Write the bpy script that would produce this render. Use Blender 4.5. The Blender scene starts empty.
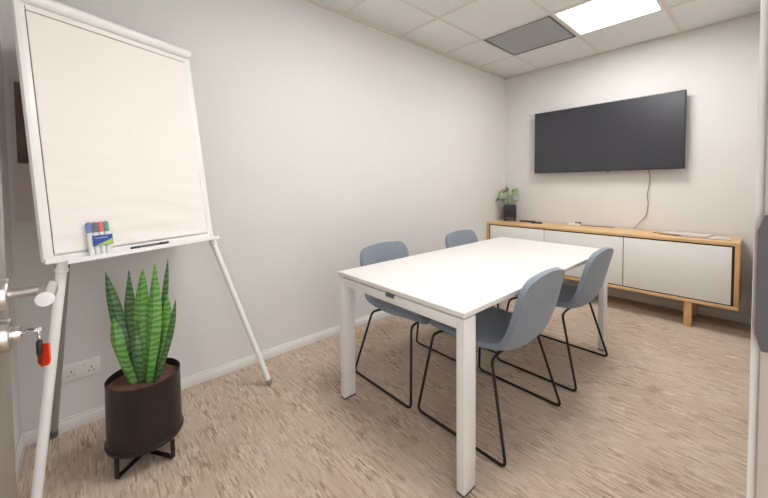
import bpy, bmesh, math, random
from mathutils import Vector, Matrix, noise
random.seed(7)
SC = bpy.context.scene
COL = SC.collection
R = math.radians

# ------------------------------------------------------------------ materials
def srgb(r, g, b):
    f = lambda c: (c/255/12.92) if c/255 <= 0.04045 else ((c/255+0.055)/1.055)**2.4
    return (f(r), f(g), f(b), 1)

def mat(name, rgb, rough=0.6, metal=0.0, vary=0.04, scale=30, bump=0.0, bscale=200, stretch=(1,1,1), spec=0.5, sheen=0.0, alpha=1.0):
    m = bpy.data.materials.new(name); m.use_nodes = True
    nt = m.node_tree; b = nt.nodes['Principled BSDF']
    b.inputs['Roughness'].default_value = rough
    b.inputs['Metallic'].default_value = metal
    b.inputs['Specular IOR Level'].default_value = spec
    if sheen: b.inputs['Sheen Weight'].default_value = sheen
    tc = nt.nodes.new('ShaderNodeTexCoord')
    mp = nt.nodes.new('ShaderNodeMapping'); mp.inputs['Scale'].default_value = stretch
    nt.links.new(tc.outputs['Object'], mp.inputs['Vector'])
    n = nt.nodes.new('ShaderNodeTexNoise'); n.inputs['Scale'].default_value = scale; n.inputs['Detail'].default_value = 4
    nt.links.new(mp.outputs[0], n.inputs['Vector'])
    cr = nt.nodes.new('ShaderNodeValToRGB')
    c = srgb(*rgb)
    cr.color_ramp.elements[0].position = .3; cr.color_ramp.elements[1].position = .7
    cr.color_ramp.elements[0].color = tuple(max(0, x*(1-vary)) for x in c[:3]) + (1,)
    cr.color_ramp.elements[1].color = tuple(min(1, x*(1+vary)) for x in c[:3]) + (1,)
    nt.links.new(n.outputs['Fac'], cr.inputs[0]); nt.links.new(cr.outputs[0], b.inputs['Base Color'])
    if bump:
        n2 = nt.nodes.new('ShaderNodeTexNoise'); n2.inputs['Scale'].default_value = bscale; n2.inputs['Detail'].default_value = 3
        nt.links.new(mp.outputs[0], n2.inputs['Vector'])
        bp = nt.nodes.new('ShaderNodeBump'); bp.inputs['Strength'].default_value = bump; bp.inputs['Distance'].default_value = .002
        nt.links.new(n2.outputs['Fac'], bp.inputs['Height']); nt.links.new(bp.outputs[0], b.inputs['Normal'])
    if alpha < 1: b.inputs['Alpha'].default_value = alpha
    return m

M = {}
M['wall'] = mat('wall_paint', (221, 219, 216), .75, bump=.08, bscale=300, vary=.012, scale=3)
M['ceil'] = mat('ceiling_tile', (228, 228, 227), .9, bump=.25, bscale=500, vary=.02, scale=60)
M['grid'] = mat('ceiling_grid', (218, 212, 205), .55, vary=.01)
M['perim'] = mat('ceiling_perimeter', (222, 214, 200), .55, vary=.01)
M['trim'] = mat('white_gloss_trim', (232, 230, 226), .35, vary=.01)
M['taupe'] = mat('taupe_paint', (176, 166, 154), .6, vary=.02)
M['door'] = mat('door_veneer', (140, 130, 121), .45, vary=.08, scale=6, stretch=(8, 8, .6))
M['steel'] = mat('brushed_steel', (196, 192, 188), .28, 1.0, vary=.05, stretch=(1, 1, 20))
M['chrome'] = mat('chrome', (215, 212, 208), .12, 1.0, vary=.02)
M['plate'] = mat('dark_plate', (82, 79, 80), .45, .3, vary=.05)
M['white'] = mat('white_laminate', (232, 228, 224), .42, vary=.006)
M['whitemetal'] = mat('white_powder_coat', (236, 234, 231), .4, vary=.01)
M['foot'] = mat('dark_plastic_foot', (40, 36, 34), .5)
M['grey'] = mat('grey_plastic', (92, 92, 94), .5)
M['black'] = mat('black_metal', (38, 31, 28), .35, .3, vary=.05)
M['fabric'] = mat('blue_grey_fabric', (132, 142, 154), .92, bump=.5, bscale=900, vary=.16, scale=260, sheen=.3)
M['oak'] = mat('oak', (222, 182, 134), .45, vary=.11, scale=7, stretch=(1, 9, 9))
M['oakv'] = mat('oak_upright', (212, 166, 118), .45, vary=.11, scale=7, stretch=(9, 9, 1))
M['dark'] = mat('dark_recess', (46, 34, 28), .6)
M['front'] = mat('cabinet_front', (236, 235, 231), .35, vary=.008)
M['tvbody'] = mat('tv_plastic', (34, 34, 38), .4)
M['screen'] = mat('tv_screen', (50, 51, 57), .26, vary=.01, spec=.6)
M['cable'] = mat('beige_cable', (150, 118, 92), .5)
M['planter'] = mat('bronze_brown_metal', (50, 41, 38), .38, .35, vary=.10, scale=12)
M['soil'] = mat('soil', (104, 72, 60), .95, vary=.45, scale=60, bump=1, bscale=120)
M['potblack'] = mat('matt_black_ceramic', (40, 42, 44), .6)
M['easel'] = mat('easel_white', (240, 239, 236), .35, vary=.008)
M['alu'] = mat('grey_aluminium', (150, 144, 134), .45, .2)
M['paper'] = mat('paper', (241, 236, 231), .8, vary=.006, scale=4)
M['clear'] = mat('clear_plastic', (240, 244, 248), .12, alpha=.10, vary=.0)
M['blue'] = mat('marker_blue', (28, 78, 176), .4)
M['red'] = mat('marker_red', (226, 40, 34), .4)
M['green'] = mat('marker_green', (22, 128, 76), .4)
M['ink'] = mat('marker_black', (32, 32, 34), .4)
M['label'] = mat('label_blue', (44, 78, 160), .5, vary=.02)
M['lime'] = mat('label_lime', (168, 205, 70), .5, vary=.02)
M['orange'] = mat('orange_red_plastic', (238, 66, 22), .35, vary=.03)
M['magazine'] = mat('magazine_cover', (214, 203, 196), .4, vary=.06, scale=14)
M['pages'] = mat('magazine_pages', (176, 150, 140), .7, vary=.1, scale=90, stretch=(.1, .1, 6))
M['poster_a'] = mat('poster_paper', (216, 202, 196), .6, vary=.03)
M['poster_b'] = mat('poster_picture', (120, 98, 90), .6, vary=.5, scale=9)
M['hole'] = mat('socket_hole', (40, 36, 34), .6)

def emis(name, rgb, s):
    m = bpy.data.materials.new(name); m.use_nodes = True
    nt = m.node_tree; b = nt.nodes['Principled BSDF']
    b.inputs['Base Color'].default_value = (.9, .9, .9, 1)
    b.inputs['Emission Color'].default_value = rgb + (1,); b.inputs['Emission Strength'].default_value = s
    return m
M['lamp'] = emis('lit_diffuser', (1, .988, .972), 25.5)

def carpet():
    m = bpy.data.materials.new('carpet'); m.use_nodes = True
    nt = m.node_tree; L = nt.links; N = nt.nodes; b = N['Principled BSDF']
    b.inputs['Roughness'].default_value = .95; b.inputs['Specular IOR Level'].default_value = .15
    tc = N.new('ShaderNodeTexCoord')
    def nz(sc, detail, rough=.5, off=0):
        mp = N.new('ShaderNodeMapping'); mp.inputs['Scale'].default_value = sc; mp.inputs['Location'].default_value = (off, off*1.7, 0)
        L.new(tc.outputs['Object'], mp.inputs['Vector'])
        n = N.new('ShaderNodeTexNoise'); n.inputs['Scale'].default_value = 1; n.inputs['Detail'].default_value = detail; n.inputs['Roughness'].default_value = rough
        L.new(mp.outputs[0], n.inputs['Vector']); return n.outputs['Fac']
    def math_(op, a, c, clamp=False):
        q = N.new('ShaderNodeMath'); q.operation = op; q.use_clamp = clamp
        for i, v in enumerate((a, c)):
            if isinstance(v, (int, float)): q.inputs[i].default_value = v
            else: L.new(v, q.inputs[i])
        return q.outputs[0]
    sep = N.new('ShaderNodeSeparateXYZ'); L.new(tc.outputs['Object'], sep.inputs[0])
    def dashes(pitch, length, off):
        yy = math_('DIVIDE', math_('ADD', sep.outputs[1], off), pitch); row = math_('FLOOR', yy, 0)
        wn = N.new('ShaderNodeTexWhiteNoise'); wn.noise_dimensions = '1D'; L.new(row, wn.inputs['W'])
        xx = math_('ADD', math_('DIVIDE', sep.outputs[0], length), math_('MULTIPLY', wn.outputs['Value'], 17.0)); cell = math_('FLOOR', xx, 0)
        cv = N.new('ShaderNodeCombineXYZ'); L.new(row, cv.inputs[0]); L.new(cell, cv.inputs[1])
        w2 = N.new('ShaderNodeTexWhiteNoise'); w2.noise_dimensions = '2D'; L.new(cv.outputs[0], w2.inputs['Vector'])
        edge = math_('SINE', math_('MULTIPLY', math_('FRACT', yy, 0), math.pi), 0)      # each yarn row is rounded
        ends = math_('MINIMUM', math_('MULTIPLY', math_('SINE', math_('MULTIPLY', math_('FRACT', xx, 0), math.pi), 0), 2.5), 1.0)
        return math_('MULTIPLY', math_('MULTIPLY', math_('SUBTRACT', w2.outputs['Value'], .5), edge), ends)
    s = dashes(.0088, .058, 10); s2 = dashes(.0062, .038, 20)
    patch = nz((6, 9, 1), 2, off=3)            # where the dashes bunch
    broad = nz((2.2, 2.2, 1), 2, off=5)
    fine = nz((420, 420, 1), 1)
    amp = math_('MULTIPLY', math_('SUBTRACT', patch, .29, True), 2.6)
    v = math_('MULTIPLY', math_('ADD', s, math_('MULTIPLY', s2, .7)), amp)
    v = math_('ADD', v, math_('MULTIPLY', math_('SUBTRACT', broad, .5), .5))
    v = math_('ADD', v, math_('MULTIPLY', math_('SUBTRACT', fine, .5), .7))
    v = math_('ADD', v, .52, True)
    cr = N.new('ShaderNodeValToRGB'); L.new(v, cr.inputs[0])
    e = cr.color_ramp.elements
    e[0].position = 0; e[0].color = srgb(140, 116, 96)
    e[1].position = 1; e[1].color = srgb(219, 203, 187)
    k = e.new(.5); k.color = srgb(192, 173, 155)
    L.new(cr.outputs[0], b.inputs['Base Color'])
    bp = N.new('ShaderNodeBump'); bp.inputs['Strength'].default_value = .5; bp.inputs['Distance'].default_value = .003
    L.new(v, bp.inputs['Height']); L.new(bp.outputs[0], b.inputs['Normal'])
    return m
M['carpet'] = carpet()

def leafmat(name, a, c, band=38, distort=5):
    m = bpy.data.materials.new(name); m.use_nodes = True
    nt = m.node_tree; L = nt.links; N = nt.nodes; b = N['Principled BSDF']
    b.inputs['Roughness'].default_value = .38
    tc = N.new('ShaderNodeTexCoord')
    w = N.new('ShaderNodeTexWave'); w.bands_direction = 'Z'; w.inputs['Scale'].default_value = band
    w.inputs['Distortion'].default_value = distort; w.inputs['Detail'].default_value = 2; w.inputs['Detail Scale'].default_value = 1.6
    L.new(tc.outputs['Object'], w.inputs['Vector'])
    cr = N.new('ShaderNodeValToRGB'); L.new(w.outputs['Fac'], cr.inputs[0])
    cr.color_ramp.elements[0].color = srgb(*a); cr.color_ramp.elements[1].color = srgb(*c)
    L.new(cr.outputs[0], b.inputs['Base Color'])
    return m
M['leaf'] = leafmat('snake_leaf', (78, 134, 56), (124, 176, 88), 13, 5)
M['leafdark'] = leafmat('snake_leaf_dark', (50, 86, 50), (98, 134, 84), 13, 5)
M['leafsmall'] = leafmat('variegated_leaf', (70, 110, 56), (186, 204, 150), 24, 10)

# ------------------------------------------------------------------ mesh builder
class MB:
    def __init__(s): s.bm = bmesh.new()
    def box(s, c, d, rot=None, bev=0.0, seg=2, mi=0):
        t = bmesh.new(); bmesh.ops.create_cube(t, size=1)
        bmesh.ops.scale(t, vec=Vector(d), verts=t.verts)
        if bev: bmesh.ops.bevel(t, geom=t.edges[:], offset=min(bev, min(d)*.45), segments=seg, affect='EDGES', profile=.5)
        if rot is not None: bmesh.ops.transform(t, matrix=rot.to_4x4(), verts=t.verts)
        bmesh.ops.translate(t, vec=Vector(c), verts=t.verts)
        for f in t.faces: f.material_index = mi
        s.merge(t); return s
    def b2(s, x0, x1, y0, y1, z0, z1, bev=0.0, mi=0, seg=2):
        return s.box(((x0+x1)/2, (y0+y1)/2, (z0+z1)/2), (abs(x1-x0), abs(y1-y0), abs(z1-z0)), None, bev, seg, mi)
    def merge(s, t):
        me = bpy.data.meshes.new('tmp'); t.to_mesh(me); t.free(); s.bm.from_mesh(me); bpy.data.meshes.remove(me)
    def tube(s, pts, r, n=10, mi=0, closed=False, radii=None):
        pts = [Vector(p) for p in pts]; rings = []; N = len(pts)
        T0 = (pts[1]-pts[0]).normalized(); up = Vector((0, 0, 1)) if abs(T0.z) < .9 else Vector((1, 0, 0))
        nrm = T0.cross(up).normalized()
        for i, p in enumerate(pts):
            if closed: T = (pts[(i+1) % N]-pts[i-1]).normalized()
            else: T = (pts[min(i+1, N-1)]-pts[max(i-1, 0)]).normalized()
            nrm = (nrm-T*nrm.dot(T)).normalized(); bn = T.cross(nrm)
            rr = radii[i] if radii else r
            rings.append([s.bm.verts.new(p+(nrm*math.cos(2*math.pi*k/n)+bn*math.sin(2*math.pi*k/n))*rr) for k in range(n)])
        for i in range(N if closed else N-1):
            A, B = rings[i], rings[(i+1) % N]
            for k in range(n):
                f = s.bm.faces.new((A[k], A[(k+1) % n], B[(k+1) % n], B[k])); f.smooth = True; f.material_index = mi
        if not closed:
            for A in (rings[0][::-1], rings[-1]):
                f = s.bm.faces.new(A); f.material_index = mi
        return s
    def lathe(s, prof, c=(0, 0, 0), n=40, rot=None, mi=0, sx=1, sy=1):
        t = bmesh.new(); rings = []
        for r, z in prof:
            rings.append([t.verts.new((r*sx*math.cos(2*math.pi*k/n), r*sy*math.sin(2*math.pi*k/n), z)) for k in range(n)])
        for A, B in zip(rings, rings[1:]):
            for k in range(n):
                f = t.faces.new((A[k], A[(k+1) % n], B[(k+1) % n], B[k])); f.smooth = True; f.material_index = mi
        if prof[0][0] > 1e-5: t.faces.new(rings[0][::-1]).material_index = mi
        if prof[-1][0] > 1e-5: t.faces.new(rings[-1]).material_index = mi
        bmesh.ops.remove_doubles(t, verts=t.verts, dist=1e-6)
        if rot is not None: bmesh.ops.transform(t, matrix=rot.to_4x4(), verts=t.verts)
        bmesh.ops.translate(t, vec=Vector(c), verts=t.verts)
        s.merge(t); return s
    def prism(s, poly, thick, M4, mi=0):
        t = bmesh.new()
        a = [t.verts.new((x, y, 0)) for x, y in poly]; b = [t.verts.new((x, y, thick)) for x, y in poly]
        t.faces.new(a[::-1]); t.faces.new(b)
        for i in range(len(a)):
            j = (i+1) % len(a); t.faces.new((a[i], a[j], b[j], b[i]))
        for f in t.faces: f.material_index = mi
        bmesh.ops.transform(t, matrix=M4, verts=t.verts); s.merge(t); return s
    def build(s, name, mats, parent=None, loc=(0, 0, 0)):
        bmesh.ops.recalc_face_normals(s.bm, faces=s.bm.faces[:])
        me = bpy.data.meshes.new(name); s.bm.to_mesh(me); s.bm.free(); me.set_sharp_from_angle(angle=R(42))
        for m in (mats if isinstance(mats, (list, tuple)) else [mats]): me.materials.append(M[m])
        o = bpy.data.objects.new(name, me); COL.objects.link(o); o.location = loc
        if parent is not None: o.parent = parent
        return o

def fillet(pts, r, n=6, closed=False):
    pts = [Vector(p) for p in pts]; out = []; N = len(pts)
    for i, p in enumerate(pts):
        if not closed and i in (0, N-1): out.append(p); continue
        a = pts[i-1]; b = pts[(i+1) % N]
        da = (a-p); db = (b-p); rr = min(r, da.length*.45, db.length*.45)
        A = p+da.normalized()*rr; B = p+db.normalized()*rr
        for k in range(n+1):
            t = k/n; out.append(A*(1-t)**2+p*2*t*(1-t)+B*t*t)
    return out

def thing(name, label, cat, loc=(0, 0, 0), rz=0, group=None):
    o = bpy.data.objects.new(name, None); COL.objects.link(o); o.empty_display_size = .1
    o.location = loc; o.rotation_euler = (0, 0, rz); return tag(o, label, cat, group)
def tag(o, label, cat, group=None):
    o['label'] = label; o['category'] = cat
    if group: o['group'] = group
    return o
def struct(o): o['kind'] = 'structure'; return o
def copy_tree(o, parent=None):
    c = o.copy(); COL.objects.link(c); c.parent = parent
    for ch in [q for q in bpy.data.objects if q.parent == o]: copy_tree(ch, c)
    return c

# ------------------------------------------------------------------ room shell
W, YF, H = 2.257, -4.41, 2.572       # room width, front wall, ceiling height
DY0, DY1, DH = -4.33, -3.45, 2.06    # doorway in the right wall
struct(MB().b2(-.1, 4.2, YF-.6, .1, -.1, 0).build('floor', 'carpet'))
struct(MB().b2(-.1, 0, YF-.1, .1, 0, H+.1).build('wall_left', 'wall'))
struct(MB().b2(0, W+.14, 0, .1, 0, H+.1).build('wall_back', 'wall'))
struct(MB().b2(0, W+.14, YF-.1, YF, 0, H+.1).build('wall_front', 'wall'))
wr = MB(); wr.b2(W, W+.14, DY1+.03, 0, 0, H+.1); wr.b2(W, W+.14, YF, DY0-.03, 0, H+.1); wr.b2(W, W+.14, DY0-.03, DY1+.03, DH+.03, H+.1)
struct(wr.build('wall_right', 'wall'))
# door lining with a stop
tr = MB()
tr.b2(W, W+.14, DY1, DY1+.03, 0, DH, .002); tr.b2(W, W+.14, DY0-.03, DY0, 0, DH, .002); tr.b2(W, W+.14, DY0-.03, DY1+.03, DH, DH+.03, .002)
jamb = struct(tr.build('trim_1', 'trim'))
st = MB(); st.b2(W+.009, W+.05, DY1-.008, DY1, 0, DH, .001)
st.build('door_stop', 'taupe', jamb)
# latch keep with clipped corners on the lining
kp = MB()
poly = [(0, .022), (0, .163), (.006, .186), (.045, .186), (.045, 0), (.006, 0)]
kp.prism([(x, z) for x, z in poly], .006, Matrix.Translation((W+.0035, DY1-.007, .971)) @ Matrix(((1, 0, 0, 0), (0, 0, -1, 0), (0, 1, 0, 0), (0, 0, 0, 1))))
kp.build('strike_plate', 'plate', jamb)
# skirting
def skirt(name, x0, x1, y0, y1, along):
    b = MB(); b.b2(x0, x1, y0, y1, 0, .052, .002)
    if along == 'y': b.b2(x0, x0+(x1-x0)*.62, y0, y1, .05, .064, .003)
    elif y1 > -1: b.b2(x0, x1, y0+(y1-y0)*.38, y1, .05, .064, .003)
    else: b.b2(x0, x1, y0, y0+(y1-y0)*.62, .05, .064, .003)
    return struct(b.build(name, 'trim'))
skirt('baseboard_left', 0, .016, YF, 0, 'y')
skirt('baseboard_back', .016, W, -.016, 0, 'x')
skirt('baseboard_front', .016, W, YF, YF+.016, 'x')

# ceiling: tiles on an exposed grid
GX = [-.19, .455, 1.09, 1.73, 2.37]; GY = [-.02+.0, -.665, -1.285, -1.925, -2.56, -3.20, -3.84, -4.48]
c = MB(); c.b2(-.1, W+.14, YF-.1, .1, H+.05, H+.12)
holes = {(2, 1): 'light', (2, 4): 'light', (1, 1): 'vent'}
for i in range(4):
    for j in range(7):
        x0, x1 = max(0, GX[i]), min(W, GX[i+1]); y1, y0 = min(0, GY[j]), max(YF, GY[j+1])
        if j == 0: y1 = GY[0]
        if (i, j) in holes or x1-x0 < .02 or y1-y0 < .02: continue
        c.b2(x0+.008, x1-.008, y0+.008, y1-.008, H+.003, H+.05, .004, 0)
for x in GX:
    if 0 < x < W: c.b2(x-.012, x+.012, YF, 0, H, H+.006, 0, 1)
for y in GY:
    if YF < y < -.1: c.b2(0, W, y-.012, y+.012, H-.0005, H+.006, 0, 1)
c.b2(0, .028, YF, 0, H-.012, H+.006, .002, 2); c.b2(0, W, -.02, 0, H-.004, H+.006, .001, 2)
c.b2(W-.02, W, YF, 0, H-.004, H+.006, .001, 2); c.b2(0, W, YF, YF+.02, H-.004, H+.006, .001, 2)
struct(c.build('ceiling', ['ceil', 'grid', 'perim']))

def ceiling_light(x0, x1, y0, y1, label):
    t = thing('ceiling_light', label, 'ceiling light', ((x0+x1)/2, (y0+y1)/2, H), 0, 'square ceiling light panels')
    hx, hy = (x1-x0)/2, (y1-y0)/2
    f = MB(); q = .022
    for a in ((-hx, hx, -hy, -hy+q), (-hx, hx, hy-q, hy), (-hx, -hx+q, -hy+q, hy-q), (hx-q, hx, -hy+q, hy-q)):
        f.b2(a[0], a[1], a[2], a[3], -.004, .02, .002)
    f.b2(-hx, hx, -hy, hy, .03, .045)
    f.build('frame', 'trim', t)
    MB().b2(-hx+q, hx-q, -hy+q, hy-q, .004, .014, .002).build('diffuser', 'lamp', t)
ceiling_light(1.102, 1.718, -1.273, -.677, 'bright square light panel in the ceiling near the television')
ceiling_light(1.102, 1.718, -3.188, -2.572, 'bright square light panel in the ceiling above the near end of the table')

t = thing('ceiling_vent', 'dark grey square grille set in the ceiling beside the light panel', 'ceiling vent', (.7725, -.975, H))
f = MB(); hx, hy = .3055, .298
for a in ((-hx, hx, -hy, -hy+.014), (-hx, hx, hy-.014, hy), (-hx, -hx+.014, -hy, hy), (hx-.014, hx, -hy, hy)): f.b2(*a, -.002, .02)
f.build('frame', 'grey', t)
f = MB()
for i in range(1, 30):
    x = -hx+2*hx*i/30; f.b2(x-.0022, x+.0022, -hy, hy, .001, .016)
    y = -hy+2*hy*i/30; f.b2(-hx, hx, y-.0022, y+.0022, .001, .0155)
M['vent'] = mat('vent_grey', (205, 205, 205), .5); M['ventback'] = mat('vent_back', (128, 128, 130), .8)
f.build('grille', 'vent', t)
MB().b2(-hx, hx, -hy, hy, .02, .03).build('backing', 'ventback', t)

# ------------------------------------------------------------------ open door (hinged on the left jamb, lying nearly against the front wall)
d = struct(MB().b2(1.362, 2.24, -4.302, -4.258, .008, DH-.006, .002).build('door_1', 'door'))
hx = 1.437
rotY = Matrix.Rotation(R(90), 3, 'X')   # lathe axis z -> -y ; flip below
def disc(c, r, l, prof=None):           # short cylinder growing in +y from c
    m = MB(); m.lathe([(0, 0), (r, 0), (r, l*.8), (r*.93, l), (0, l)], c, 32, Matrix.Rotation(R(-90), 3, 'X')); return m
disc((hx, -4.258, 1.026), .0265, .012).build('handle_rose', 'steel', d)
h = MB()
h.tube(fillet([(hx, -4.248, 1.026), (hx, -4.200, 1.027), (hx+.075, -4.198, 1.027)], .012, 8), .0088, 16)
h.lathe([(0, 0), (.0115, 0), (.0115, .085), (0, .085)], (hx-.004, -4.199, 1.027), 20, Matrix.Rotation(R(90), 3, 'Y'))
h.build('lever_handle', 'steel', d)
disc((hx, -4.258, .958), .0265, .012).build('lock_rose', 'steel', d)
disc((hx, -4.247, .958), .012, .012).build('lock_cylinder', 'chrome', d)

k = thing('key_bunch', 'keys with a black fob and an orange-red tag hanging from the door lock', 'keys', (hx, -4.236, .958))
MB().b2(-.004, .004, -.012, .008, -.001, .001).b2(-.009, .009, .006, .026, -.0012, .0012, .001).build('key', 'chrome', k)
m = MB(); m.tube([(0.004+.009*math.cos(a), .022, -.009+.009*math.sin(a)) for a in [2*math.pi*i/20 for i in range(20)]], .0011, 8, closed=True)
m.build('key_ring', 'chrome', k)
MB().box((.004, .022, -.031), (.013, .008, .026), Matrix.Rotation(R(4), 3, 'Y'), .003).box((.003, .022, -.049), (.007, .0025, .024), None, .001).build('black_fob', 'ink', k)
MB().prism([(-.012, -.002), (-.0115, -.036), (-.004, -.043), (.010, -.038), (.0125, -.030), (.011, .0)], .003, Matrix.Translation((.004, .028, -.024)) @ Matrix(((.75, 0, 0.5, 0), (.66, 0, -.7, 0), (0, 1, 0, 0), (0, 0, 0, 1)))).build('orange_tag', 'orange', k)

# poster on the left wall, seen past the easel
p = thing('poster', 'paper poster with a dark picture on the wall behind the flipchart', 'poster', (0, -4.225, 1.045))
MB().b2(0, .002, -.17, .17, 0, .66).build('sheet', 'poster_a', p)
MB().b2(.002, .003, -.155, .155, .27, .64).build('picture', 'poster_b', p)

# ------------------------------------------------------------------ double socket
s = thing('wall_socket', 'white double power socket on the wall beside the potted snake plant', 'socket', (0, -4.194, .287), R(90))
# local x runs along the wall toward the camera side, local -y points into the room
MB().b2(-.074, .074, -.009, 0, -.043, .043, .003).build('faceplate', 'trim', s)
for sx in (-1, 1):
    hb = MB(); cx = sx*.038
    hb.b2(cx-.002, cx+.002, -.0098, -.0085, -.004, .006); hb.b2(cx-.0125, cx-.0065, -.0098, -.0085, -.018, -.0145); hb.b2(cx+.0065, cx+.0125, -.0098, -.0085, -.018, -.0145)
    hb.build('pin_holes', 'hole', s)
    MB().box((sx*.012, -.011, .020), (.011, .006, .018), Matrix.Rotation(R(8), 3, 'X'), .001).build('switch', 'trim', s)

# ------------------------------------------------------------------ flipchart easel
BL = Vector((.508, -4.275, .915)); wv = Vector((-.386, .9225, 0)).normalized(); uv = Vector((-.146, -.061, .987)).normalized(); nv = wv.cross(uv).normalized(); uv = nv.cross(wv)
E = Matrix(((wv.x, uv.x, nv.x, BL.x), (wv.y, uv.y, nv.y, BL.y), (wv.z, uv.z, nv.z, BL.z), (0, 0, 0, 1)))   # (across, up, out)
def to_board(o): o.matrix_local = E; return o
ez = thing('flipchart_easel', 'white tripod flipchart easel with a blank paper pad by the left wall', 'flipchart')
def rrect(x0, x1, y0, y1, r, n=6):
    out = []
    for cx, cy, a in ((x1-r, y1-r, 0), (x0+r, y1-r, 90), (x0+r, y0+r, 180), (x1-r, y0+r, 270)):
        for k in range(n+1):
            q = R(a+90*k/n); out.append((cx+r*math.cos(q), cy+r*math.sin(q)))
    return out
b = MB(); b.prism(rrect(0, .70, 0, 1.035, .022), .014, Matrix.Translation((0, 0, -.016)))
to_board(b.build('board', 'easel', ez))
b = MB()   # raised frame strips round the board
b.b2(0, .030, .02, 1.03, -.002, .009, .003); b.b2(.667, .70, .02, 1.03, -.002, .007, .003)
b.b2(.004, .696, 1.005, 1.035, -.002, .006, .003); b.b2(.004, .696, .001, .028, -.002, .009, .003)
to_board(b.build('board_frame', 'easel', ez))
# pad of paper: slightly curling sheet with soft creases
pad = MB(); bm = pad.bm; nx, ny = 60, 90; X0, X1, Y0, Y1 = .033, .665, .036, .985
g = []
for j in range(ny+1):
    row = []
    for i in range(nx+1):
        u, v = i/nx, j/ny
        x = X0+(X1-X0)*u; y = Y0+(Y1-Y0)*v
        low = max(0, 1-v*1.35)
        z = .0095+.0050*low*noise.noise(Vector((u*1.6, v*17+u*1.3, 2)))+.0034*low*noise.noise(Vector((u*4, v*30, 7)))+.003*math.sin(math.pi*u)*(1-v)
        row.append(bm.verts.new((x, y, z)))
    g.append(row)
for j in range(ny):
    for i in range(nx):
        f = bm.faces.new((g[j][i], g[j][i+1], g[j+1][i+1], g[j+1][i])); f.smooth = True
ed = g[0][:]+[g[j][nx] for j in range(1, ny+1)]+g[ny][nx-1::-1]+[g[j][0] for j in range(ny-1, 0, -1)]
lo = [bm.verts.new((q.co.x, q.co.y, .001)) for q in ed]
for i in range(len(ed)):
    j = (i+1) % len(ed); bm.faces.new((ed[i], lo[i], lo[j], ed[j]))
to_board(pad.build('paper_pad', 'paper', ez))
M['seam'] = mat('brown_seam', (120, 100, 88), .8)
to_board(MB().b2(.030, .660, .040, .990, -.001, .004).build('pad_backing', 'seam', ez))
to_board(MB().b2(.033, .665, .9905, 1.008, -.001, .0085, .001).build('pad_stub', 'paper', ez))
cl = MB(); cl.tube([(.022, 1.040, .012), (.026, 1.040, .012), (.690, 1.040, .012), (.697, 1.040, .012), (.702, 1.040, .012)], .026, 20, radii=[.016, .024, .024, .019, .011])
to_board(cl.build('clamp_bar', 'easel', ez))
ty = MB(); ty.b2(.05, .70, -.010, .004, .006, .058, .002); ty.b2(.05, .70, .004, .009, .054, .058, .001)
to_board(ty.build('pen_tray', 'easel', ez))
to_board(MB().b2(.475, .503, -.004, .030, .050, .062, .002).build('tray_clip', 'clear', ez))
def leg(p, q, r, mt, collar=True):
    m = MB(); p, q = Vector(p), Vector(q); dd = (q-p).normalized()
    q2 = q-dd*.004
    m.tube([p, q2], r, 16)
    o = m.build('leg', mt, ez)
    if collar:
        MB().tube([p+dd*.05, p+dd*.054, p+dd*.066, p+dd*.07], r, 16, radii=[r*1.05, r*1.25, r*1.25, r*1.05]).build('collar', mt, o)
    MB().tube([q-dd*.03, Vector((q.x, q.y, q.z+.001))], r*1.12, 16).build('rubber_foot', 'grey' if mt == 'alu' else 'alu', o)
    return o
leg(E @ Vector((.062, .03, -.004)), (.497, -4.325, .010), .0165, 'easel')
leg(E @ Vector((.685, .03, -.004)), (.316, -3.354, .010), .0150, 'easel')
leg((.283, -4.15, 1.70), (.034, -4.30, .010), .0125, 'alu', False)
m = MB(); m.tube([(.283, -4.15, 1.685), E @ Vector((.18, .80, -.014))], .012, 10); m.build('rear_bracket', 'alu', ez)

# pen lying in the tray
def pen(mb, a, b_, r, mi=0):
    a, b_ = Vector(a), Vector(b_); d_ = b_-a
    mb.tube([a, a+d_*.02, a+d_*.98, b_], r, 12, mi=mi, radii=[r*.6, r, r, r*.8])
pt = thing('marker_pen', 'black marker pen lying in the easel tray', 'marker pen', E @ Vector((.37, .02, .03)))
m = MB(); pen(m, (-.082*1, 0, 0), (.04, 0, 0), .0065); o = m.build('barrel', 'ink', pt)
m = MB(); pen(m, (.04, 0, 0), (.078, 0, 0), .0078); o2 = m.build('cap', 'ink', pt)
m = MB(); m.tube([(-.05, 0, 0), (.03, 0, 0)], .0068, 12); o3 = m.build('label_band', 'grey', pt)
pt.matrix_world = Matrix.Translation(E @ Vector((.352, .0125, .046))) @ E.to_3x3().to_4x4()
# pack of four markers standing in the tray against the pad
mk = thing('marker_pack', 'clear pack of blue, black, red and green whiteboard markers on the easel tray', 'marker pens')
mk.matrix_world = Matrix.Translation(E @ Vector((.128, .0045, .014))) @ E.to_3x3().to_4x4()
for i, cm in enumerate(('blue', 'ink', 'red', 'green')):
    x = .012+.0195*i
    m = MB(); m.tube([(x, .002, .010), (x, .100, .010)], .0085, 14); o = m.build('marker', 'easel', mk)
    MB().tube([(x, .095, .010), (x, .098, .010), (x, .134, .010), (x, .138, .010)], .009, 14, radii=[.0085, .0095, .0092, .006]).build('cap', cm, o)
MB().b2(-.002, .086, 0, .145, .0205, .0212).build('sleeve', 'clear', mk)
lb = MB(); lb.b2(.014, .084, .040, .082, .0214, .0219); lo_ = lb.build('pack_label', 'label', mk)
MB().prism([(.024, .0415), (.082, .0415), (.082, .064)], .0004, Matrix.Translation((0, 0, .0220))).build('label_stripe', 'lime', lo_)
m = MB(); m.tube([(.022+.0045*i, .071+.0022*math.sin(i*2.3), .0222) for i in range(11)], .0009, 6); m.build('label_script', 'easel', lo_)

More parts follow.
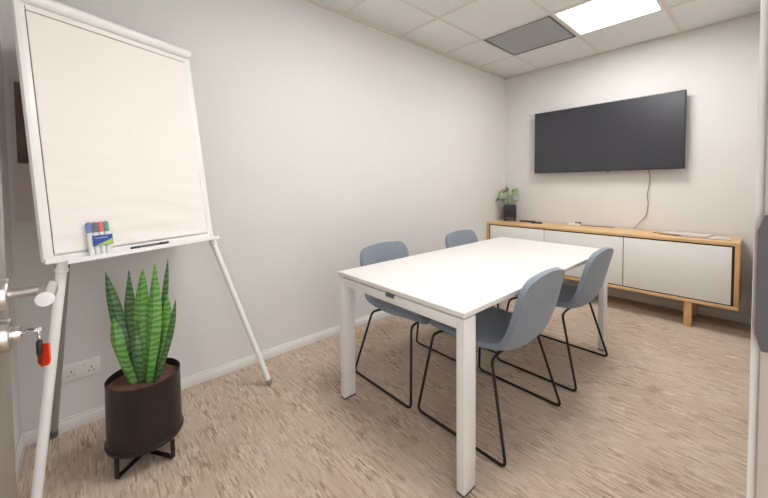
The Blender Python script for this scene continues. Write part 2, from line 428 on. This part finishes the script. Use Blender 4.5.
# ------------------------------------------------------------------ snake plant
PX, PY = .440, -3.978
sp = thing('potted_snake_plant', 'snake plant in a brown metal planter on crossed legs', 'potted plant', (PX, PY, 0))
m = MB(); m.lathe([(.03, .096), (.139, .096), (.1395, .12), (.1375, .36), (.1385, .366), (.1350, .368), (.134, .36), (.134, .30), (.03, .30)], n=64)
pl = m.build('planter', 'planter', sp)
m = MB(); m.lathe([(.02, .088), (.143, .088), (.146, .094), (.146, .102), (.139, .106), (.02, .106)], n=64); m.build('planter_tray', 'planter', pl)
so = MB(); n_r, n_a = 10, 40; bm = so.bm; cen = bm.verts.new((0, 0, .342)); rings = []
for i in range(1, n_r+1):
    rr = .134*i/n_r; rings.append([bm.verts.new((rr*math.cos(2*math.pi*k_/n_a), rr*math.sin(2*math.pi*k_/n_a), .338+.011*noise.noise(Vector((rr*30*math.cos(2*math.pi*k_/n_a), rr*30*math.sin(2*math.pi*k_/n_a), 1))))) for k_ in range(n_a)])
for k_ in range(n_a): bm.faces.new((cen, rings[0][k_], rings[0][(k_+1) % n_a])).smooth = True
for A, B in zip(rings, rings[1:]):
    for k_ in range(n_a): bm.faces.new((A[k_], B[k_], B[(k_+1) % n_a], A[(k_+1) % n_a])).smooth = True
so.build('soil', 'soil', sp)
f = MB()
corner = [(.535-PX, -4.088-PY), (.565-PX, -3.897-PY)]
corner += [(-corner[0][0]-.005, -corner[0][1]), (-corner[1][0]-.0, -corner[1][1])]
for a, b_ in ((corner[0], corner[2]), (corner[1], corner[3])):
    A, B = Vector((*a, 0)), Vector((*b_, 0)); d_ = (B-A).normalized(); ang = math.atan2(d_.y, d_.x); rt = Matrix.Rotation(ang, 3, 'Z')
    L_ = (B-A).length
    f.box((A+B)/2+Vector((0, 0, .0125 if a == corner[0] else .0115)), (L_, .018, .007), rt, .001)
    for q in (A, B): f.box(q+Vector((0, 0, .049)), (.007, .018, .080), rt, .001)
f.build('crossed_stand', 'black', sp)
def blade(base, tip, wd, twist, bend, mt, parent, name='leaf', segs=22, thick=.0022, fold=.25, wmax=.45):
    base, tip = Vector(base), Vector(tip); mb = MB(); bm = mb.bm
    axis = tip-base; L_ = axis.length; ax = axis.normalized()
    side0 = Vector((.66, .75, 0)); side0 = (side0-ax*side0.dot(ax)).normalized(); out0 = ax.cross(side0)
    rows = []
    for i in range(segs+1):
        t_ = i/segs
        w_ = wd*(.62+.38*math.sin(min(1, t_/wmax)*math.pi/2)) if t_ < wmax else wd*max(.02, (1-((t_-wmax)/(1-wmax))**2.3))**.9
        q = Matrix.Rotation(twist*t_+.3*math.sin(t_*5+L_*9), 3, ax)
        sd = q @ side0; on_ = q @ out0
        c_ = base+axis*t_+(side0*bend[0]+out0*bend[1])*math.sin(math.pi*t_)
        cup = fold*w_
        rows.append([[bm.verts.new(c_+sd*(s_*w_/2)-on_*cup*(1-abs(s_)**1.5)+on_*o_*thick*(1-.6*abs(s_))) for s_ in (-1, -.5, 0, .5, 1)] for o_ in (1, -1)])
    for r0, r1 in zip(rows, rows[1:]):
        for k_ in range(4):
            bm.faces.new((r0[0][k_], r0[0][k_+1], r1[0][k_+1], r1[0][k_])).smooth = True
            bm.faces.new((r0[1][k_], r1[1][k_], r1[1][k_+1], r0[1][k_+1])).smooth = True
        bm.faces.new((r0[0][0], r1[0][0], r1[1][0], r0[1][0])); bm.faces.new((r0[0][4], r0[1][4], r1[1][4], r1[0][4]))
    for r_ in (rows[0], rows[-1]):
        bm.faces.new(r_[0]+r_[1][::-1])
    return mb.build(name, mt, parent)
def P(x, y, z): return (x-PX, y-PY, z)
bz = .335
for base, tip, wd, tw, bd, mt in [
    (P(.418, -4.005, bz), P(.342, -4.095, .826), .056, .3, (-.012, .01), 'leafdark'),
    (P(.395, -3.985, bz), P(.385, -4.015, .830), .060, -.5, (-.008, -.01), 'leafdark'),
    (P(.440, -3.985, bz), P(.448, -3.970, .842), .062, .2, (-.010, .008), 'leaf'),
    (P(.475, -3.965, bz), P(.482, -3.930, .866), .058, -.25, (.012, .0), 'leaf'),
    (P(.435, -3.950, bz), P(.485, -3.880, .880), .030, .8, (.014, -.005), 'leafdark'),
    (P(.465, -3.940, bz), P(.505, -3.890, .722), .050, .5, (.012, .01), 'leaf'),
    (P(.495, -3.945, bz), P(.545, -3.865, .700), .034, -.5, (.012, .005), 'leafdark'),
    (P(.440, -4.015, bz), P(.372, -4.075, .625), .062, .3, (-.018, .006), 'leaf'),
    (P(.455, -3.990, bz), P(.440, -4.000, .60), .045, .5, (.0, -.01), 'leafdark')]:
    blade(base, tip, wd, tw, bd, mt, sp)

# ------------------------------------------------------------------ table
TX0, TX1, TY0, TY1, TH = .698, 1.536, -3.106, -1.338, .720
tb = thing('meeting_table', 'white rectangular meeting table with square metal legs', 'table', (0, 0, 0))
MB().b2(TX0, TX1, TY0, TY1, TH-.021, TH, .0018).build('tabletop', 'white', tb)
LW, LD = .036, .078
for x0 in (TX0+.004, TX1-.004-LW):
    for y0 in (TY0+.004, TY1-.004-LD):
        o = MB().b2(x0, x0+LW, y0, y0+LD, .008, TH-.029, .002).build('leg', 'whitemetal', tb)
        MB().b2(x0+.001, x0+LW-.001, y0+.001, y0+LD-.001, 0, .008).build('foot', 'foot', o)
for y0 in (TY0+.004, TY1-.004-LD):
    MB().b2(TX0+.004+LW, TX1-.004-LW, y0, y0+LD, TH-.071, TH-.029, .002).build('end_rail', 'whitemetal', tb)
f = MB()
for x0 in (TX0+.16, TX1-.20): f.b2(x0, x0+.04, TY0+.004+LD, TY1-.004-LD, TH-.066, TH-.030, .002)
f.build('long_rails', 'whitemetal', tb)
for x in (TX0+.02, TX1-.10):
    for y in (TY0+.03, TY1-.08): MB().b2(x, x+.08, y, y+.05, TH-.030, TH-.020).build('spacer', 'foot', tb)
f = MB(); f.b2(1.098, 1.150, TY0-.003, TY0+.02, TH-.0425, TH-.0215, .002); f.build('grey_clip', 'grey', tb)
for y in (-2.72, -1.75):
    f = MB(); f.b2(TX1-.075, TX1-.03, y, y+.02, TH-.040, TH-.021, .001); f.b2(TX1-.16, TX1-.03, y, y+.02, TH-.044, TH-.038)
    f.build('bracket', 'whitemetal', tb)

# ------------------------------------------------------------------ chairs
def chair_proto():
    t = thing('meeting_chair', '', 'chair', (0, 0, 0), 0, 'blue-grey upholstered sled-base chairs round the table')
    # side profile, front lip to top of back (x forward, z up)
    ctrl = [(.238, .425), (.228, .445), (.17, .449), (.08, .440), (-.02, .430), (-.11, .426), (-.178, .436), (-.222, .470), (-.246, .530), (-.262, .60), (-.276, .68), (-.287, .745), (-.294, .788)]
    def cr(p0, p1, p2, p3, t_): return tuple(.5*((2*b_)+(-a+c_)*t_+(2*a-5*b_+4*c_-d_)*t_*t_+(-a+3*b_-3*c_+d_)*t_**3) for a, b_, c_, d_ in zip(p0, p1, p2, p3))
    prof = []; n = len(ctrl)
    for i in range(n-1):
        for k_ in range(5): prof.append(cr(ctrl[max(i-1, 0)], ctrl[i], ctrl[i+1], ctrl[min(i+2, n-1)], k_/5))
    prof.append(ctrl[-1]); N_ = len(prof)
    mb = MB(); bm = mb.bm; nv_ = 20; grid = []
    s_acc = [0]
    for a, b_ in zip(prof, prof[1:]): s_acc.append(s_acc[-1]+math.hypot(a[0]-b_[0], a[1]-b_[1]))
    Lt = s_acc[-1]
    def halfw(s_):
        u = s_/Lt
        w_ = .212+.020*math.sin(math.pi/2*min(1, u/.45))-.024*max(0, (u-.55)/.45)
        r1, r2 = .06, .078
        if s_ < r1: w_ -= r1*(1-math.sqrt(max(0, 1-((r1-s_)/r1)**2)))
        e = Lt-s_
        if e < r2: w_ -= r2*.98*(1-(max(0, 1-((r2-e)/r2)**2.1))**(1/2.1))
        return w_
    for i, (x, z) in enumerate(prof):
        a = prof[max(i-1, 0)]; b_ = prof[min(i+1, N_-1)]
        tx, tz = b_[0]-a[0], b_[1]-a[1]; l_ = math.hypot(tx, tz); nx_, nz_ = tz/l_, -tx/l_   # toward the sitter
        u = s_acc[i]/Lt; w_ = halfw(s_acc[i])
        lift = .014+.026*math.exp(-((u-.52)/.19)**2)+.004*max(0, (u-.6)/.4)
        lift *= 1-max(0, (u-.80)/.20)**1.5*.9; crown = .010*max(0, (u-.9)/.1)
        row = []
        for k_ in range(nv_+1):
            v = -1+2*k_/nv_; q = abs(v)**2.4*lift*(w_/.22)
            row.append(bm.verts.new((x+nx_*q, v*w_, z+nz_*q+crown*(1-v*v))))
        grid.append(row)
    for A, B in zip(grid, grid[1:]):
        for k_ in range(nv_): bm.faces.new((A[k_], A[k_+1], B[k_+1], B[k_])).smooth = True
    sh = mb.build('seat_shell', 'fabric', t)
    md = sh.modifiers.new('thick', 'SOLIDIFY'); md.thickness = .026; md.offset = 0
    md = sh.modifiers.new('soft', 'BEVEL'); md.width = .010; md.segments = 3; md.limit_method = 'ANGLE'; md.angle_limit = R(50)
    for sy in (1, -1):
        pts = [(.17, sy*.13, .417), (.195, sy*.225, .415), (.25, sy*.29, .0075), (-.25, sy*.29, .0075), (-.145, sy*.225, .405), (-.13, sy*.13, .404)]
        MB().tube(fillet(pts, .030, 7), .0070, 12).build('sled_leg', 'black', t)
    for x, z in ((.17, .417), (-.13, .404)):
        MB().tube([(x, -.135, z), (x, .135, z)], .0070, 12).build('cross_bar', 'black', t)
    MB().b2(-.10, .14, -.10, .10, .409, .419, .002).build('seat_mount', 'foot', t)
    return t
c0 = chair_proto()
spots = [(1.322, -2.573, R(180), 'blue-grey chair nearest the camera on the right side of the table'),
         (1.332, -1.795, R(180), 'blue-grey chair on the right side of the table, nearest the sideboard'),
         (.796, -2.600, 0, 'blue-grey chair on the wall side of the table, near its front end'),
         (.812, -1.722, 0, 'blue-grey chair on the wall side at the far end, only its backrest top showing')]
cs = [c0]+[copy_tree(c0) for _ in spots[1:]]
for o, (x, y, a, lb_) in zip(cs, spots):
    o.location = (x, y, 0); o.rotation_euler = (0, 0, a); o['label'] = lb_

# ------------------------------------------------------------------ sideboard
CX0, CX1, CY, CT, CB = .004, 2.157, -.45, .7323, .2095
cb = thing('sideboard', 'long oak sideboard with three white doors under the television', 'sideboard', (0, 0, 0))
T_ = .026
MB().b2(CX0, CX1, CY, -.022, CT-T_, CT, .0015).build('top_panel', 'oak', cb)
MB().b2(CX0, CX1, CY, -.022, CB, CB+T_, .0015).build('bottom_panel', 'oak', cb)
for a in (CX0, CX1-T_): MB().b2(a, a+T_, CY, -.022, CB+T_, CT-T_, .0015).build('side_panel', 'oakv', cb)
MB().b2(CX0+T_, CX1-T_, CY+.014, -.03, CB+T_, CT-T_).build('inner_carcass', 'dark', cb)
g0, g1 = CX0+T_+.018, CX1-T_-.016
cuts = [g0, .697, 1.417, g1]
for i in range(3):
    a, b_ = cuts[i]+(.003 if i else 0), cuts[i+1]-(.003 if i < 2 else 0)
    MB().b2(a, b_, CY+.002, CY+.014, CB+T_+.010, CT-T_-.012, .0015).build('door', 'front', cb)
for x in (.29, 1.843):
    for y in (CY+.012, -.09):
        MB().b2(x, x+.05, y, y+.05, 0, CB, .003).build('leg', 'oakv', cb)

# ------------------------------------------------------------------ television
tv = thing('television', 'black flat screen television mounted on the back wall', 'television', (1.11, 0, 1.6775))
MB().b2(-.680, .680, -.096, -.062, -.3545, .3545, .003).build('casing', 'tvbody', tv)
MB().b2(-.45, .45, -.065, -.035, -.25, .22, .01).build('rear_housing', 'tvbody', tv)
MB().b2(-.672, .672, -.0985, -.0955, -.345, .3465).build('screen', 'screen', tv)
MB().b2(-.2, .2, -.038, -.002, -.15, .15).build('wall_bracket', 'grey', tv)
MB().b2(.07, .10, -.096, -.08, -.362, -.353, .001).build('sensor', 'tvbody', tv)
cbm = MB()
pts = [(1.522, -.045, 1.40), (1.521, -.040, 1.322), (1.529, -.02, 1.22), (1.508, -.016, 1.077), (1.517, -.016, .998), (1.503, -.016, .879), (1.456, -.02, .806), (1.418, -.026, .748), (1.405, -.035, .7353)]
sm = []
for i in range(len(pts)-1):
    p0, p1, p2, p3 = [Vector(pts[max(0, min(len(pts)-1, i+k_))]) for k_ in (-1, 0, 1, 2)]
    for k_ in range(6):
        t_ = k_/6; sm.append(.5*((2*p1)+(-p0+p2)*t_+(2*p0-5*p1+4*p2-p3)*t_*t_+(-p0+3*p1-3*p2+p3)*t_**3))
cbm.tube(sm+[Vector(pts[-1])], .0034, 8)
tag(cbm.build('television_cable', 'cable'), 'thin brown cable hanging from the television to the sideboard', 'cable')

# ------------------------------------------------------------------ things on the sideboard
ZT = CT
pp = thing('potted_houseplant', 'small variegated plant in a square black pot on legs on the sideboard', 'potted plant', (.140, -.135, ZT), R(28))
m = MB(); 
for a in ((-.075, .075, -.075, -.067), (-.075, .075, .067, .075), (-.075, -.067, -.067, .067), (.067, .075, -.067, .067)): m.b2(*a, .048, .20, .002)
m.b2(-.074, .074, -.074, .074, .048, .06)
m.build('pot', 'potblack', pp)
MB().b2(-.067, .067, -.067, .067, .06, .185).build('soil', 'soil', pp)
for sx in (-1, 1):
    for sy in (-1, 1): MB().b2(sx*.056-.012, sx*.056+.012, sy*.056-.012, sy*.056+.012, 0, .05, .002).build('leg', 'potblack', pp)
random.seed(3)
side = Vector((.66, .75, 0)); outv = Vector((.75, -.66, 0))
def arch_leaf(lat, dep, ht, wd, L_=.10, mt='leafsmall', droop=.05):
    # stem rising from the soil then a drooping leaf; lat is toward the right of the view, dep toward the viewer
    base = Vector((random.uniform(-.03, .03), random.uniform(-.03, .03), .184))
    rz = Matrix.Rotation(-R(28), 3, 'Z')
    dirh = rz @ (side*lat+outv*dep); mid = base+dirh*.55+Vector((0, 0, ht*1.35))
    sgn = dirh.normalized() if dirh.length > 1e-3 else side
    tip = mid+sgn*L_+Vector((0, 0, -droop))
    mb = MB(); mb.tube([base, base.lerp(mid, .5)+Vector((0, 0, ht*.18)), mid], .0025, 6)
    st_ = mb.build('stem', 'leafsmall', pp)
    mb = MB(); bm = mb.bm; ax = tip-mid; sd = ax.cross(Vector((0, 0, 1))).normalized(); n_ = 10; rows = []
    roll = random.uniform(-.9, .9); sd = Matrix.Rotation(roll, 3, ax.normalized()) @ sd
    upn = sd.cross(ax.normalized())
    for i in range(n_+1):
        t_ = i/n_; w_ = wd*max(.03, math.sin(math.pi*t_**.8)); c_ = mid+ax*t_+Vector((0, 0, 1))*.035*math.sin(math.pi*t_)
        rows.append([[bm.verts.new(c_+sd*s_*w_/2+upn*abs(s_)*w_*.15+upn*o_) for s_ in (-1, 0, 1)] for o_ in (0, .0012)])
    for r0, r1 in zip(rows, rows[1:]):
        for k_ in range(2):
            bm.faces.new((r0[0][k_], r0[0][k_+1], r1[0][k_+1], r1[0][k_])).smooth = True
            bm.faces.new((r0[1][k_], r1[1][k_], r1[1][k_+1], r0[1][k_+1])).smooth = True
        for k_ in (0, 2): bm.faces.new((r0[0][k_], r0[1][k_], r1[1][k_], r1[0][k_]))
    mb.build('leaf', mt, pp)
for args in [(-.05, .0, .13, .07, .10), (-.10, .02, .10, .06, .11), (-.14, -.02, .06, .06, .12, 'leafdark', .08), (-.07, .05, .06, .05, .08, 'leafdark', .05), (.02, .03, .15, .07, .08),
             (.05, .0, .13, .07, .09), (.08, .03, .10, .055, .07), (.09, -.03, .05, .04, .14, 'leafsmall', .07), (.0, -.04, .16, .06, .07), (.03, -.05, .11, .06, .08, 'leafdark'), (-.02, .05, .12, .055, .05), (-.08, -.04, .13, .06, .08)]:
    arch_leaf(*args)

def remote(x, y, L_, wd, rz, label):
    t = thing('remote_control', label, 'remote control', (x, y, ZT), rz, 'remote controls on the sideboard')
    MB().b2(-L_/2, L_/2, -wd/2, wd/2, 0, .018, .006, 0, 3).build('body', 'ink', t)
    b_ = MB()
    for i in range(7):
        for j in (-1, 0, 1): b_.b2(-L_*.38+i*L_*.11-.003, -L_*.38+i*L_*.11+.003, j*wd*.27-.003, j*wd*.27+.003, .0175, .0195)
    b_.build('buttons', 'grey', t)
remote(.375, -.155, .175, .045, R(12), 'longer black remote control on the sideboard, next to the small plant')
remote(.515, -.215, .12, .034, R(22), 'shorter black remote control on the sideboard, behind the table edge')

ad = thing('power_adapter', 'small white adapter with a black top on the sideboard', 'adapter', (.90, -.10, ZT), R(6))
MB().b2(-.075, .045, -.03, .03, 0, .024, .005).build('white_body', 'trim', ad)
MB().b2(-.01, .045, -.022, .022, .024, .036, .004).build('black_top', 'ink', ad)
m = MB(); m.tube([Vector((.945+.03*i, -.10+.012*math.sin(i*1.1)+.006*i*(1 if i < 6 else .9), ZT+.0045)) for i in range(11)], .0042, 8)
tag(m.build('adapter_cable', 'cable'), 'short beige cable lying on the sideboard beside the white adapter', 'cable')

mg = [((1.945, -.245), .30, .21, R(5), 'magazine lying flat on the sideboard, bottom one of the overlapping pair', 'magazine'), ((1.83, -.205), .30, .21, R(-9), 'pale magazine lying on top of the other at the right end of the sideboard', 'magazine')]
z = ZT
for (xy, a, b_, rz, lb_, _) in mg:
    t = thing('magazine', lb_, 'magazine', (xy[0], xy[1], z), rz, 'magazines on the sideboard')
    MB().b2(-a/2, a/2, -b_/2, b_/2, 0, .006).build('pages', 'pages', t)
    MB().b2(-a/2-.001, a/2+.001, -b_/2-.001, b_/2+.001, .006, .007).build('cover', 'magazine', t)
    z += .0072
gl = thing('dark_clip_bundle', 'small dark metal keys lying left of the magazines', 'keys', (1.655, -.235, ZT))
m = MB(); m.tube([(.02*math.cos(2*math.pi*i/18), .014*math.sin(2*math.pi*i/18), .003) for i in range(18)], .0022, 8, closed=True); m.build('ring', 'black', gl)
m = MB(); m.box((.035, 0, .008), (.05, .018, .005), Matrix.Rotation(.4, 3, 'Z'), .001).box((-.035, .008, .0045), (.05, .014, .004), Matrix.Rotation(-.3, 3, 'Z'), .001); m.build('keys', 'black', gl)
gl.name = 'loose_keys'

# ------------------------------------------------------------------ world, camera
w = bpy.data.worlds.new('World'); SC.world = w; w.use_nodes = True
bg = w.node_tree.nodes['Background']; bg.inputs[0].default_value = (.97, .985, 1, 1); bg.inputs[1].default_value = 2.6

D = dict(cx=2.2643, cy=-4.1435, cz=1.2027, yaw=48.5322, pitch=2.0232, roll=-.5224, f=335.2292, px=384.0, py=196.4408)
ya, pi_, ro = R(D['yaw']), R(D['pitch']), R(D['roll'])
fw = Vector((-math.sin(ya)*math.cos(pi_), math.cos(ya)*math.cos(pi_), -math.sin(pi_)))
rt = Vector((math.cos(ya), math.sin(ya), 0)); up = rt.cross(fw)
R2 = rt*math.cos(ro)+up*math.sin(ro); U2 = R2.cross(fw)
cd = bpy.data.cameras.new('Camera'); cam = bpy.data.objects.new('Camera', cd); COL.objects.link(cam)
cam.matrix_world = Matrix(((R2.x, U2.x, -fw.x, D['cx']), (R2.y, U2.y, -fw.y, D['cy']), (R2.z, U2.z, -fw.z, D['cz']), (0, 0, 0, 1)))
cd.sensor_fit = 'HORIZONTAL'; cd.sensor_width = 36; cd.lens = 36*D['f']/768
cd.shift_x = 0; cd.shift_y = -(249-D['py'])/768
cd.clip_start = .02
SC.camera = cam
SC.view_settings.view_transform = 'Standard'; SC.view_settings.look = 'None'; SC.view_settings.gamma = 1
SC.view_settings.use_curve_mapping = False; SC.view_settings.exposure = 0
